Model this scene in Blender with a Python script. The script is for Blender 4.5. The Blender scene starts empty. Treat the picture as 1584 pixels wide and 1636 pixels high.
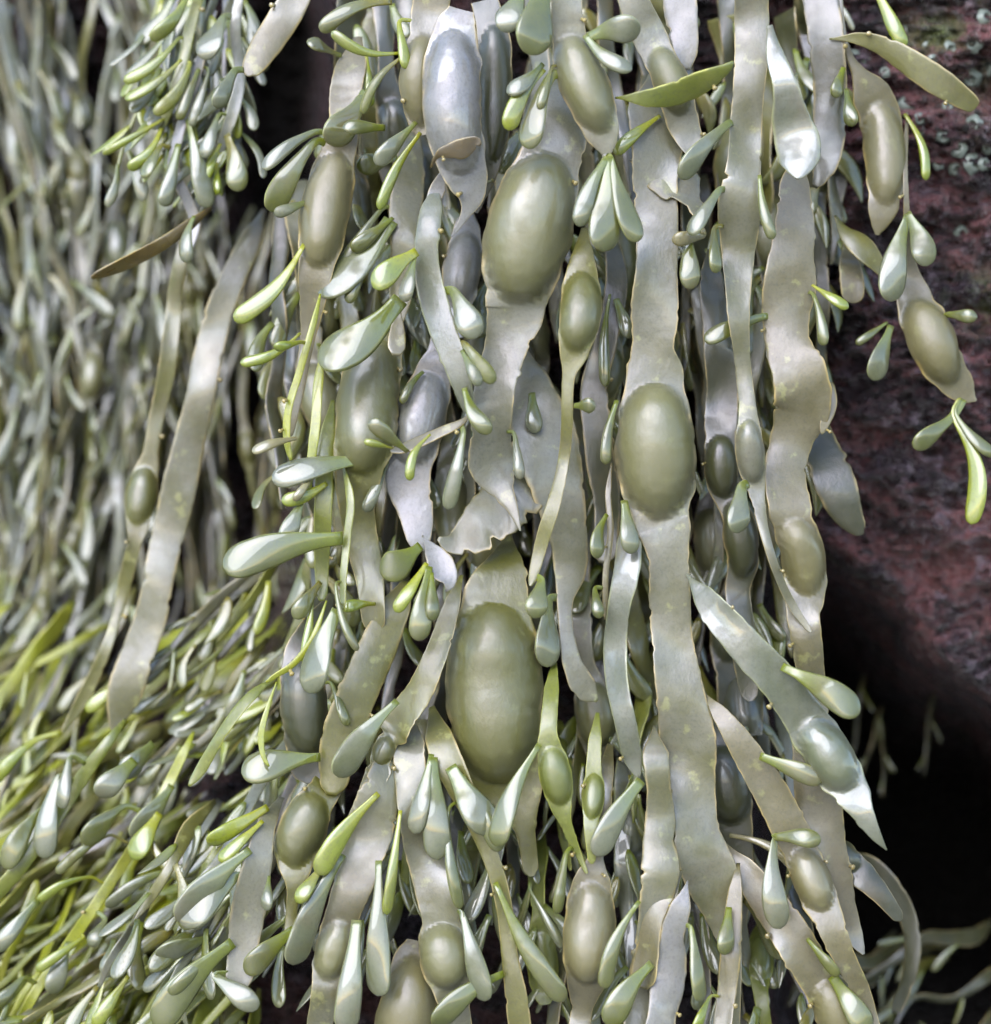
import bpy, math, random
import numpy as np
from mathutils import Vector, Matrix, noise as mnoise

# ------------------------------------------------------------------ camera, sky, sun
S = 0.00025            # metres per photo pixel in the plane y = 0
D = 0.90               # camera distance to that plane
CX, CY = 792.0, 818.0
R = math.radians
sc = bpy.context.scene
col = sc.collection

cam = bpy.data.cameras.new('camera')
camo = bpy.data.objects.new('camera', cam)
col.objects.link(camo)
camo.location = (0, -D, 0)
camo.rotation_euler = (R(90), 0, 0)
cam.sensor_fit = 'HORIZONTAL'
cam.sensor_width = 36
cam.lens = 36 * D / (1584 * S)
cam.clip_start = 0.02
cam.clip_end = 500
cam.dof.use_dof = True
cam.dof.focus_distance = D - 0.02
cam.dof.aperture_fstop = 4.8
sc.camera = camo

SUN_EL, SUN_AZ = 38, 205       # azimuth clockwise from +Y : behind the camera, a little left
w = bpy.data.worlds.new('World'); sc.world = w; w.use_nodes = True
nt = w.node_tree
sky = nt.nodes.new('ShaderNodeTexSky'); sky.sky_type = 'NISHITA'; sky.sun_disc = False
sky.sun_elevation = R(SUN_EL); sky.sun_rotation = R(SUN_AZ)
sky.air_density = 1.0; sky.dust_density = 1.0; sky.ozone_density = 1.0
bg = nt.nodes['Background']; bg.inputs[1].default_value = 0.15
nt.links.new(sky.outputs[0], bg.inputs[0])
sun = bpy.data.lights.new('sun', 'SUN'); sun.energy = 1.25; sun.angle = R(58); sun.color = (.89, .93, 1.0)
suno = bpy.data.objects.new('sun', sun); col.objects.link(suno)
sd = Vector((math.sin(R(SUN_AZ)) * math.cos(R(SUN_EL)), math.cos(R(SUN_AZ)) * math.cos(R(SUN_EL)), math.sin(R(SUN_EL))))
suno.rotation_euler = sd.to_track_quat('Z', 'Y').to_euler()
suno.location = sd * 3
sc.view_settings.view_transform = 'Standard'
sc.view_settings.look = 'None'
sc.view_settings.gamma = 1
sc.view_settings.exposure = 1.8

rng = random.Random(7)

# ------------------------------------------------------------------ helpers
def at(px, py, d):
    """a point of the scene: px, py in photo pixels, d = mm in front of the main plane"""
    Y = -d / 1000.0
    f = (D + Y) / D
    return np.array([(px - CX) * S * f, Y, (CY - py) * S * f])

def tag(o, label=None, cat=None, group=None, kind=None):
    if label: o['label'] = label
    if cat: o['category'] = cat
    if group: o['group'] = group
    if kind: o['kind'] = kind
    return o

def make_mesh(name, verts, faces, attrs, mat):
    me = bpy.data.meshes.new(name)
    me.from_pydata([tuple(v) for v in verts], [], faces)
    for k, vals in (attrs or {}).items():
        a = me.attributes.new(k, 'FLOAT', 'POINT')
        a.data.foreach_set('value', np.asarray(vals, dtype=np.float32))
    me.polygons.foreach_set('use_smooth', [True] * len(me.polygons))
    if mat: me.materials.append(mat)
    me.update()
    return me

def link(name, me, parent=None):
    o = bpy.data.objects.new(name, me)
    col.objects.link(o)
    if parent: o.parent = parent
    return o

def catmull(P, step=7.0):
    P = np.array(P, float)
    if len(P) == 2: P = np.array([P[0], (P[0] + P[1]) / 2, P[1]])
    Q = np.vstack([2 * P[0] - P[1], P, 2 * P[-1] - P[-2]])
    Q[0, 2:] = P[0, 2:]; Q[-1, 2:] = P[-1, 2:]
    out = []
    for i in range(1, len(Q) - 2):
        p0, p1, p2, p3 = Q[i - 1], Q[i], Q[i + 1], Q[i + 2]
        n = max(3, int(np.hypot(*(p2[:2] - p1[:2])) / step))
        for k in range(n):
            t = k / n
            out.append(0.5 * ((2 * p1) + (-p0 + p2) * t + (2 * p0 - 5 * p1 + 4 * p2 - p3) * t * t + (-p0 + 3 * p1 - 3 * p2 + p3) * t ** 3))
    out.append(Q[-2])
    return np.array(out)

def wob(rg, n, length, wl, amp):
    """smooth 1D noise along a path of given length"""
    s = np.linspace(0, length, n)
    r = np.zeros(n)
    for k in range(4):
        f = 2 * math.pi / (wl * rg.uniform(.55, 1.6))
        r += np.sin(s * f + rg.uniform(0, 6.28))
    return r * amp / 2.2

RINGS = {}
def ring_faces(spans, nsec, caps=True):
    faces = []
    for a0, a1 in spans:
        for i in range(a0, a1):
            a = i * nsec
            for j in range(nsec):
                k = (j + 1) % nsec
                faces.append((a + j, a + nsec + j, a + nsec + k, a + k))
        if caps:
            faces.append(tuple(a0 * nsec + j for j in range(nsec)))
            faces.append(tuple(a1 * nsec + j for j in range(nsec))[::-1])
    return faces

def sweep(C, W, T, roll, base, rg, nsec=14, edge_irr=0.05, mask=1.0, lensy=True, eggs=()):
    """sweep a lens section along the 3D path C (n,3). W half width, T half thickness (metres), roll radians"""
    n = len(C)
    tan = np.gradient(C, axis=0)
    tan /= np.linalg.norm(tan, axis=1)[:, None] + 1e-12
    V = np.array([0, -1.0, 0])
    N = V[None, :] - (tan @ V)[:, None] * tan
    N /= np.linalg.norm(N, axis=1)[:, None] + 1e-9
    B = np.cross(tan, N)
    c, s = np.cos(roll)[:, None], np.sin(roll)[:, None]
    N2 = c * N + s * B
    B2 = c * B - s * N
    ang = np.linspace(0, 2 * math.pi, nsec, endpoint=False)
    ca, sa = np.cos(ang), np.sin(ang)
    mask = np.ones(n) * mask
    if lensy:
        xs = np.sign(ca) * np.abs(ca) ** 0.8
        ys = np.sign(sa) * np.abs(sa) ** .6
    else:
        xs, ys = ca, sa
    L = np.linalg.norm(np.diff(C, axis=0), axis=1).sum()
    def side_noise():
        q = 1 + wob(rg, n, L, .007, edge_irr * .28) + wob(rg, n, L, .045, edge_irr * .8)
        for _ in range(rg.randrange(0, max(1, int(L / (.018 if edge_irr < .1 else .005))) + 1) if edge_irr > .03 else 0):      # notches and little teeth
            i = rg.randrange(n); a = rg.uniform(-.16, .10) * min(1, edge_irr * 20) if edge_irr < .1 else rg.uniform(-.45, .25)
            q[i:i + 2] += a
        return q
    pl = side_noise(); pr = side_noise()
    side = np.where(xs[None, :] > 0, pl[:, None], pr[:, None])
    mk = .25 + .75 * mask[:, None]
    X = xs[None, :] * W[:, None] * (1 + (side - 1) * mk)
    Yv = ys[None, :] * T[:, None]
    tone = np.zeros((n, nsec))
    for u, rx, kind in eggs:                           # air bladders rise out of the flat strap as one skin
        r = np.sqrt(u[:, None] ** 2 + (xs[None, :] * W[:, None] / rx) ** 2)
        c1 = np.clip(1 - r ** 2, 0, 1)
        h = rx * .76 * (c1 ** .56 if kind == 'e' else c1 ** .72)
        h = h + rx * .20 * (1 - np.clip((r - .70) / .72, 0, 1)) ** 2 * (np.abs(sa)[None, :] ** .5)
        Yv = np.sign(sa)[None, :] * (np.abs(Yv) ** 2.5 + h ** 2.5) ** .4
        q = np.clip((1.14 - r) / .36, 0, 1); tone = np.maximum(tone, q * q * (3 - 2 * q))
    RINGS['tone'] = tone.reshape(-1)
    if lensy:
        cup = (wob(rg, n, L, .05, .13) + rg.uniform(-.08, .10)) * mask
        Yv = Yv + (cup * W)[:, None] * (xs[None, :] ** 2 - .4)
    verts = C[:, None, :] + X[..., None] * B2[:, None, :] + Yv[..., None] * N2[:, None, :]
    gu = np.gradient(verts, axis=0); gv = np.roll(verts, -1, 1) - np.roll(verts, 1, 1)
    nor = np.cross(gu, gv); nor /= np.linalg.norm(nor, axis=2)[..., None] + 1e-15
    sgn = np.sign(((verts - C[:, None, :]) * nor).sum(axis=2).mean())
    edge = np.tile(np.clip((np.abs(xs) - .90) / .10, 0, 1), n)
    tv = np.repeat(np.linspace(0, 1, n), nsec)
    RINGS['nor'] = (nor * sgn).reshape(-1, 3); RINGS['nsec'] = nsec
    return verts.reshape(-1, 3) - base, ring_faces([(0, n - 1)], nsec), {'edge': edge, 'along': tv}

# ------------------------------------------------------------------ materials
def nodes(name):
    m = bpy.data.materials.new(name); m.use_nodes = True
    t = m.node_tree
    return m, t, t.nodes['Principled BSDF']

def mixc(t, fac, a, b):
    n = t.nodes.new('ShaderNodeMix'); n.data_type = 'RGBA'
    for s_, v in ((0, fac), (6, a), (7, b)):
        if hasattr(v, 'links'): t.links.new(v, n.inputs[s_])
        else: n.inputs[s_].default_value = v if s_ == 0 else (*v, 1)
    return n.outputs[2]

def math_n(t, op, a, b=None, c=None, clamp=False):
    n = t.nodes.new('ShaderNodeMath'); n.operation = op; n.use_clamp = clamp
    for i, v in enumerate((a, b, c)):
        if v is None: continue
        if hasattr(v, 'links'): t.links.new(v, n.inputs[i])
        else: n.inputs[i].default_value = v
    return n.outputs[0]

def noise_n(t, scale, detail=3, vec=None, rough=.55, stretch=None):
    tc = t.nodes.new('ShaderNodeTexCoord')
    src = tc.outputs['Object']
    oi = t.nodes.new('ShaderNodeObjectInfo')
    add = t.nodes.new('ShaderNodeVectorMath'); add.operation = 'ADD'
    t.links.new(src, add.inputs[0]); t.links.new(oi.outputs['Location'], add.inputs[1])
    mp = t.nodes.new('ShaderNodeMapping')
    if stretch: mp.inputs['Scale'].default_value = stretch
    t.links.new(add.outputs[0], mp.inputs[0])
    n = t.nodes.new('ShaderNodeTexNoise'); n.inputs['Scale'].default_value = scale
    n.inputs['Detail'].default_value = detail; n.inputs['Roughness'].default_value = rough
    t.links.new(mp.outputs[0], n.inputs['Vector'])
    return n.outputs['Fac']

def ramp(t, v, lo, hi):
    n = t.nodes.new('ShaderNodeMapRange'); n.interpolation_type = 'SMOOTHSTEP'
    t.links.new(v, n.inputs[0]); n.inputs[1].default_value = lo; n.inputs[2].default_value = hi
    return n.outputs[0]

def attr(t, name):
    n = t.nodes.new('ShaderNodeAttribute'); n.attribute_name = name
    return n.outputs['Fac']

def weed_mat(name, c1, c2, edgec=None, stalk=None, r0=.24, r1=.5, spots=0.0, spec=.8, coat=.5, jitter=.35, bump=.22, tone=None, wet=(.49, .55), crough=.10):
    m, t, p = nodes(name)
    oi = t.nodes.new('ShaderNodeObjectInfo')
    n1 = noise_n(t, 70, 3)
    f = math_n(t, 'ADD', ramp(t, n1, .3, .7), math_n(t, 'MULTIPLY', math_n(t, 'SUBTRACT', oi.outputs['Random'], .5), jitter * 2), clamp=True)
    c = mixc(t, f, c1, c2)
    if stalk:
        c = mixc(t, ramp(t, attr(t, 'along'), .5, .0), c, stalk)
    if spots:
        n2 = noise_n(t, 130, 4)
        c = mixc(t, math_n(t, 'MULTIPLY', ramp(t, n2, .60, .70), spots * .6), c, (.36, .36, .13))
    n5 = noise_n(t, 22, 5, rough=.65)                  # older, browner areas
    c = mixc(t, math_n(t, 'MULTIPLY', ramp(t, n5, .52, .70), .45), c, (.085, .060, .022))
    # fine grain
    n3 = noise_n(t, 900, 2)
    c = mixc(t, math_n(t, 'MULTIPLY', ramp(t, n3, .45, .75), .32), c, (.05, .05, .03))
    if tone:
        c = mixc(t, math_n(t, 'MULTIPLY', attr(t, 'tone'), .75), c, tone)
    if edgec:
        c = mixc(t, math_n(t, 'MULTIPLY', attr(t, 'edge'), math_n(t, 'MULTIPLY_ADD', ramp(t, noise_n(t, 95, 3), .40, .62), .75, .12)), c, edgec)
    t.links.new(c, p.inputs['Base Color'])
    rr = ramp(t, noise_n(t, 45, 2), .42, .60)
    rr = math_n(t, 'MULTIPLY_ADD', rr, r1 - r0, r0)
    t.links.new(rr, p.inputs['Roughness'])
    p.inputs['Specular IOR Level'].default_value = min(1.0, spec)
    p.inputs['IOR'].default_value = 1.48
    p.inputs['Subsurface Weight'].default_value = .22
    p.inputs['Subsurface Radius'].default_value = (1.0, .8, .25)
    p.inputs['Subsurface Scale'].default_value = .0035
    p.inputs['Specular Tint'].default_value = (.92, .87, 1.0, 1)      # lilac put into the highlights to imitate the sheen of a cool sky
    p.inputs['Coat Tint'].default_value = (1, 1, 1, 1)
    t.links.new(math_n(t, 'MULTIPLY', ramp(t, noise_n(t, 42, 3), *wet), min(1, coat * 1.7)), p.inputs['Coat Weight'])
    p.inputs['Coat Roughness'].default_value = crough
    p.inputs['Coat IOR'].default_value = 1.62
    b = t.nodes.new('ShaderNodeBump'); b.inputs['Strength'].default_value = bump; b.inputs['Distance'].default_value = .0012
    hn = math_n(t, 'ADD', math_n(t, 'MULTIPLY', noise_n(t, 380, 4, stretch=(1, 1, .7), rough=.65), .8), math_n(t, 'MULTIPLY', noise_n(t, 60, 2), 1.8))
    t.links.new(hn, b.inputs['Height'])
    t.links.new(b.outputs[0], p.inputs['Normal'])
    return m

EDGE = (.46, .34, .15)
EDGEY = (.45, .43, .08)
G = dict(r0=.35, r1=.50, coat=.30, crough=.16, wet=(.44, .62))
PW = dict(r0=.36, r1=.52, spec=.45, coat=.6, wet=(.36, .46), crough=.055, bump=.14)
OL = (.122, .116, .040)
M = {
 'grey':   weed_mat('lilac_olive_strap', (.096, .092, .038), (.132, .127, .084), EDGE, spots=.5, tone=OL, **G),
 'tan':    weed_mat('tan_strap', (.098, .084, .030), (.130, .114, .062), (.42, .30, .10), spots=.5, tone=(.130, .115, .045), **G),
 'lilac':  weed_mat('pale_lilac_strap', (.128, .125, .100), (.165, .160, .150), EDGE, r0=.28, r1=.48, coat=.4),
 'olive':  weed_mat('olive_strap', (.080, .077, .008), (.112, .106, .025), EDGE, spots=.5, tone=(.085, .083, .024), **G),
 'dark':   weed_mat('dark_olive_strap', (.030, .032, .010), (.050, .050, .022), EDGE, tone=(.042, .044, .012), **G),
 'green':  weed_mat('green_strap', (.095, .110, .007), (.130, .140, .018), EDGEY, spots=.3, tone=(.095, .105, .018), **G),
 'lime':   weed_mat('lime_strap', (.18, .20, .004), (.22, .23, .012), EDGEY, **G),
 'blue':   weed_mat('blue_green_strap', (.092, .098, .056), (.125, .130, .095), (.28, .28, .12), r0=.28, r1=.46, coat=.5, crough=.07, tone=(.085, .095, .040)),
 'brown':  weed_mat('brown_scrap', (.060, .040, .008), (.10, .07, .018), (.34, .24, .04)),
 'pad_b': weed_mat('blue_receptacle', (.080, .086, .034), (.112, .116, .066), (.24, .25, .12), stalk=(.10, .12, .012), **PW),
 'pad_g': weed_mat('green_receptacle', (.062, .068, .008), (.090, .094, .020), (.22, .23, .08), stalk=(.11, .13, .006), **PW),
 'pad_l': weed_mat('lime_receptacle', (.125, .155, .003), (.165, .185, .010), (.26, .29, .02), stalk=(.22, .22, .006), **PW),
 'pad_o': weed_mat('olive_receptacle', (.070, .076, .010), (.10, .105, .022), (.22, .20, .05), stalk=(.14, .12, .012), **PW),
 'pad_t': weed_mat('tan_receptacle', (.15, .13, .055), (.20, .18, .09), (.36, .28, .09), **PW),
 'bud':   weed_mat('yellow_bud', (.22, .17, .05), (.28, .22, .07), None, r0=.35, r1=.55, bump=.2),
}

def rock_material():
    m, t, p = nodes('wet_rock')
    c = mixc(t, ramp(t, noise_n(t, 26, 7, rough=.72), .40, .60), (.036, .020, .026), (.215, .085, .085))
    c = mixc(t, math_n(t, 'MULTIPLY', ramp(t, noise_n(t, 75, 6, rough=.7), .54, .64), .75), c, (.24, .18, .22))
    c = mixc(t, math_n(t, 'MULTIPLY', ramp(t, noise_n(t, 130, 5, rough=.7), .56, .62), .85), c, (.010, .008, .010))
    c = mixc(t, math_n(t, 'MULTIPLY', ramp(t, noise_n(t, 14, 5), .60, .68), .7), c, (.095, .110, .030))
    c = mixc(t, math_n(t, 'MULTIPLY', attr(t, 'algae'), ramp(t, noise_n(t, 60, 6, rough=.7), .42, .56)), c, (.115, .135, .045))
    c = mixc(t, attr(t, 'dark'), c, (.016, .014, .013))  # shade of hollow and crevice painted into the rock colour
    t.links.new(c, p.inputs['Base Color'])
    t.links.new(math_n(t, 'MULTIPLY_ADD', ramp(t, noise_n(t, 140, 3), .42, .6), .30, .06), p.inputs['Roughness'])
    t.links.new(math_n(t, 'MULTIPLY_ADD', attr(t, 'dark'), -.75, .8), p.inputs['Specular IOR Level'])  # gloss is cut too where that shade is painted
    vo = t.nodes.new('ShaderNodeTexVoronoi'); vo.inputs['Scale'].default_value = 150
    tc = t.nodes.new('ShaderNodeTexCoord'); t.links.new(tc.outputs['Object'], vo.inputs['Vector'])
    h = math_n(t, 'ADD', math_n(t, 'MULTIPLY', noise_n(t, 190, 8, rough=.75), 1.3), math_n(t, 'MULTIPLY', vo.outputs['Distance'], -1.5))
    h = math_n(t, 'ADD', h, math_n(t, 'MULTIPLY', noise_n(t, 45, 4), 2.2))
    b = t.nodes.new('ShaderNodeBump'); b.inputs['Strength'].default_value = 1.0; b.inputs['Distance'].default_value = .006
    t.links.new(h, b.inputs['Height']); t.links.new(b.outputs[0], p.inputs['Normal'])
    return m

# ------------------------------------------------------------------ setting: rock face and shore
def sst(x, a, b):
    t = min(1, max(0, (x - a) / (b - a))); return t * t * (3 - 2 * t)

def lerp(a, b, t): return a + (b - a) * t

def rock_depth(px, py):
    jx = px + 40 * mnoise.noise((px * .006, py * .006, 3.1)); jy = py + 40 * mnoise.noise((px * .006, py * .006, 9.7))
    mid = -78.0
    left = -262.0
    left = lerp(left, -70.0, sst(jy + jx * .25, 900, 1750))        # the lower left leans out to the viewer
    left = lerp(left, 20.0, sst(jy, 1650, 2400))
    v = lerp(left, mid, sst(jx, 400 if jy < 950 else 400 - (jy - 950) * .45, 500 if jy < 950 else 520 - (jy - 950) * .45))
    right = -52.0 - 22 * sst(jy, 500, 900)
    v = lerp(v, right, sst(jx, 1240, 1380))
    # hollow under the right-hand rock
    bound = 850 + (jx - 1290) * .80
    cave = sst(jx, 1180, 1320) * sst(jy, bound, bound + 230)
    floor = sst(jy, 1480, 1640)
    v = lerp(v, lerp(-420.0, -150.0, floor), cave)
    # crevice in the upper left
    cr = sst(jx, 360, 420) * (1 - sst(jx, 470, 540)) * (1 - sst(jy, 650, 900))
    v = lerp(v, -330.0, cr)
    return v, max(cave, cr, .75 * (1 - sst(jx, 1260, 1340)))  # mask: painted shade of hollow and crevice, plus darker rock behind the weed

def rock_point(px, py):
    d, dk = rock_depth(px, py)
    r = mnoise.fractal((px * .007, py * .011, 0), .9, 2.1, 6)
    d += r * 17 - abs(mnoise.noise((px * .02, py * .05, 5))) * 9 + 5 * mnoise.noise((px * .045, py * .06, 1)) + 2.5 * mnoise.noise((px * .1, py * .1, 2))
    if 1240 < px < 1660 and py < 1350:                 # pitted, knobbly stone where it is seen close up
        v0 = mnoise.voronoi((px * .045, py * .060, 7))[0]
        knob = sst(mnoise.noise((px * .008, py * .008, 4)), -.25, .25)
        d += (1 - min(1, v0[0] * 1.5)) * 5.5 * (.35 + .65 * knob) + 1.6 * mnoise.noise((px * .22, py * .22, 3)) - 3.0 * sst(mnoise.noise((px * .03, py * .09, 8)), .25, .45)
    return d, dk

def build_rock():
    xs = list(np.arange(-700, 1240, 8.0)) + list(np.arange(1240, 1640, 3.2)) + list(np.arange(1640, 2300, 12.0))
    ys = list(np.arange(-700, -40, 12.0)) + list(np.arange(-40, 1340, 3.6)) + list(np.arange(1340, 2500, 9.0))
    nx, ny = len(xs), len(ys)
    verts, dark, alg = [], [], []
    for py in ys:
        for px in xs:
            d, dk = rock_point(px, py)
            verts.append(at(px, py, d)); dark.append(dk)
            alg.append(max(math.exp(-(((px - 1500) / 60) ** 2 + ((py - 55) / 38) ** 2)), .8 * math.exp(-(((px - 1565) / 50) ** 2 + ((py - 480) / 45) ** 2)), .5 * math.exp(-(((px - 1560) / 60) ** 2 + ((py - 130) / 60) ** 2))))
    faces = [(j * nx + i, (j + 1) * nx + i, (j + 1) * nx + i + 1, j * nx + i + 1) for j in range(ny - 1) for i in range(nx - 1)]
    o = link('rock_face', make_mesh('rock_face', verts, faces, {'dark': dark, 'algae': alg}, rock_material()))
    tag(o, kind='structure')

build_rock()
m, t, p = nodes('shore')
t.links.new(mixc(t, noise_n(t, 3, 5), (.10, .10, .09), (.20, .19, .16)), p.inputs['Base Color']); p.inputs['Roughness'].default_value = .4
g = [(-200, -200, -1.3), (200, -200, -1.3), (200, 200, -1.3), (-200, 200, -1.3)]
tag(link('ground', make_mesh('ground', g, [(0, 1, 2, 3)], {}, m)), kind='structure')

# barnacles on the right-hand rock
def barnacle_mesh(seed):
    rg = random.Random(seed); V = []; F = []; n = 18
    prof = [(1.15, -.1), (.95, .22), (.74, .48), (.60, .60), (.48, .46), (.38, .05), (0.02, .0)]
    for r, z in prof:
        for k in range(n):
            a = 2 * math.pi * k / n
            rr = r * (1 + .05 * math.cos(a * 6 + seed) + rg.uniform(-.08, .08))
            V.append((rr * math.cos(a), -z * (1 + rg.uniform(-.1, .1)), rr * math.sin(a)))
    for i in range(len(prof) - 1):
        for k in range(n):
            k2 = (k + 1) % n
            F.append((i * n + k, i * n + k2, (i + 1) * n + k2, (i + 1) * n + k))
    m_ = M['barn']
    return make_mesh('barnacle', V, F, {}, m_)
m, t, p = nodes('barnacle_shell')
t.links.new(mixc(t, noise_n(t, 220, 4), (.035, .05, .035), (.20, .22, .19)), p.inputs['Base Color']); p.inputs['Roughness'].default_value = .3
M['barn'] = m
bm_ = [barnacle_mesh(i) for i in range(5)]
BARN = [(1575,28,15),(1556,70,14),(1552,125,17),(1578,110,12),(1518,78,12),(1490,95,9),(1450,165,14),(1470,190,10),(1556,200,16),(1532,238,13),
 (1556,262,16),(1530,270,12),(1573,262,11),(1580,235,11),(1508,218,11),(1500,262,9),(1478,205,10),(1362,92,13),(1385,100,11),(1350,78,9),(1415,115,9),
 (1452,48,10),(1482,75,9),(1537,372,12),(1440,230,9),(1515,170,9)]
for i, (x, y, r) in enumerate(BARN):
    o = link('barnacle', bm_[i % 5])
    d, _ = rock_point(x, y)
    o.location = at(x, y, d - .3)
    o.rotation_euler = (rng.uniform(-.7, .7), rng.uniform(0, 6), rng.uniform(-.7, .7))
    q = r * S * rng.uniform(.9, 1.1); o.scale = (q, q * .9, q)
    tag(o, 'small grey green barnacle crusted on the red rock at the upper right', 'barnacle', 'barnacles on the upper rock')

# ------------------------------------------------------------------ seaweed parts
def sub_mesh(name, verts, faces, attrs, nor, mat):
    used = sorted({i for f in faces for i in f}); mp = {u: k for k, u in enumerate(used)}
    me = make_mesh(name, [verts[i] for i in used], [tuple(mp[i] for i in f) for f in faces], {k: np.asarray(v)[used] for k, v in attrs.items()}, M[mat])
    me.normals_split_custom_set_from_vertices([tuple(nor[i]) for i in used])
    return me

def strap_mesh(P, d, rg, dd=None, bl=(), mat='grey', roll=0.0, rolla=.35, flat=.07, undul=3.0, irr=.05, nsec=14, step=7.0, tint=1.0):
    """P: (px,py,half width) -> strap mesh, bladder meshes (swellings of the same skin) and the sampled path.
    bl: bladders (px, py, rx, ry, tilt, 'e' egg or 's' spindle)"""
    if bl: step = min(step, max(2.6, min(b[3] for b in bl) / 14)); nsec += 8
    Q = catmull(P, step)
    n = len(Q)
    L = np.hypot(np.diff(Q[:, 0]), np.diff(Q[:, 1])).sum()
    s = np.linspace(0, 1, n)
    dep = d + wob(rg, n, L, 260, undul)
    if dd: dep = dep + dd[0] * (1 - s) + dd[1] * s
    hw = np.maximum(Q[:, 2], 1.2)
    T = np.maximum(hw * flat, 1.8)
    rl = roll + wob(rg, n, L, 380, rolla)
    run = s * L
    if Q[0, 1] > 40:                                   # the root end comes out from behind its neighbours
        dep = dep - 26 * np.exp(-run / 45) * min(1, hw[0] / 12)
        hw = hw * (.35 + .65 * np.clip(run / 40, 0, 1))
    e = np.clip((L - run) / np.minimum(hw * 1.2, 24), 0, 1)
    hw = hw * (.2 + .8 * np.sqrt(1 - (1 - e) ** 2))
    mask = np.ones(n); eggs = []; spans = []
    for (bx, by, rx, ry, rot, kind) in bl:
        ic = int(np.argmin(np.hypot(Q[:, 0] - bx, Q[:, 1] - by)))
        seg = np.concatenate([[0], np.cumsum(np.hypot(np.diff(Q[:, 0]), np.diff(Q[:, 1])))])
        u = (seg - seg[ic]) / ry; au = np.abs(u)
        fade = np.clip((1.35 - au) / .9, 0, 1); fade = fade * fade * (3 - 2 * fade)
        ox, oy = bx - Q[ic, 0], by - Q[ic, 1]
        Q[:, 0] += ox * fade; Q[:, 1] += oy * fade
        c1 = np.clip(au, 0, 1)
        egg = np.sqrt(1 - c1 ** 2.1) if kind == 'e' else np.cos(np.clip(au / 1.15, 0, 1) * math.pi / 2) ** .9
        fl = np.clip((au - .10) / .5, 0, 1)
        flare = np.clip((1.65 - au) / .75, 0, 1); flare = flare * flare * (3 - 2 * flare)
        lo = np.minimum(hw, np.where(au < 1.1, rx * .93, 1e3)); lo = (lo + np.maximum(0, .76 * rx - lo) * flare) * fl
        hw = ((egg * (rx * 1.0 + 1.5)) ** 4 + lo ** 4) ** .25
        eggs.append((np.where(au < 1.6, u, 9.0), rx, kind, ic))
        mk = np.clip((au - .85) / .7, 0, 1); mask = np.minimum(mask, mk * mk * (3 - 2 * mk))
        rl = rl * np.clip((au - .9) / .8, 0, 1)
        lim = 1.04 if kind == 'e' else .92
        ins = np.where(au < lim)[0]
        if len(ins) > 3: spans.append((max(1, int(ins[0])), min(n - 2, int(ins[-1]))))
    if n > 6: hw = np.convolve(np.pad(hw, 1, mode='edge'), np.ones(3) / 3, 'valid')
    C = np.array([at(x, y, q) for x, y, q in zip(Q[:, 0], Q[:, 1], dep)])
    f = (D + C[:, 1]) / D * S
    rl = np.clip(rl, -1.1, 1.1)
    W = hw * f / np.maximum(np.cos(rl), .5)
    base = C[0].copy()
    T = np.minimum(T, hw)
    v, fc, at_ = sweep(C, W, T * f, rl, base, rg, nsec, irr, mask, True, [(u, rx * f[ic], kind) for u, rx, kind, ic in eggs])
    at_['tone'] = RINGS['tone'] * tint
    if not spans:
        return make_mesh('strap', v, fc, at_, M[mat]), [], Q, dep, base
    if spans:
        co = v.reshape(n, nsec, 3)                    # dents and lumps of the swollen part
        ph = [rg.uniform(0, 6.28) for _ in range(4)]
        th = np.linspace(0, 2 * math.pi, nsec, endpoint=False)[None, :]; ss = (run / 60)[:, None]
        lump = .028 * np.sin(2 * th + 1.7 * ss + ph[0]) + .018 * np.sin(3 * th + 4.3 * ss + ph[1]) + .012 * np.sin(8 * ss + th + ph[2])
        cc = (C - base)[:, None, :]
        co = cc + (co - cc) * (1 + lump * (1 - mask)[:, None])[..., None]
        v = co.reshape(-1, 3)
    spans.sort(); nor = RINGS['nor']
    core = v.reshape(n, nsec, 3).copy(); cc = (C - base)[:, None, :]       # inside a bladder the strap runs on as a slim core
    for s0, s1 in spans:
        core[s0 + 1:s1] = cc[s0 + 1:s1] + (core[s0 + 1:s1] - cc[s0 + 1:s1]) * .6
    me = sub_mesh('strap', core.reshape(-1, 3), ring_faces([(0, n - 1)], nsec), at_, nor, mat)
    bms = [sub_mesh('air_bladder', v, ring_faces([sp], nsec, False), at_, nor, mat) for sp in spans]
    return me, bms, Q, dep, base

def paddle_profile(t, w, neck=.36, kind=0, e=.22):
    if kind == 0:                                   # club: stalk widening to a blunt oval paddle
        q = np.clip((t - .06) / .66, 0, 1); q = q * q * (3 - 2 * q)
        return w * (neck + (1 - neck) * q) * np.sqrt(np.clip(1 - np.clip((t - (1 - e)) / e, 0, 1) ** 2.1, 0, 1))
    if kind == 1:                                   # long leaf
        q = np.sin(np.clip(t, 0, 1) ** .85 * math.pi) ** .75
        return w * (neck * .7 * (1 - t) + q)
    q = np.clip(t / .35, 0, 1)                      # strap like
    return w * (neck + (1 - neck) * q) * np.sqrt(np.clip(1 - np.clip((t - .86) / .14, 0, 1) ** 2, 0, 1))

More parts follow.
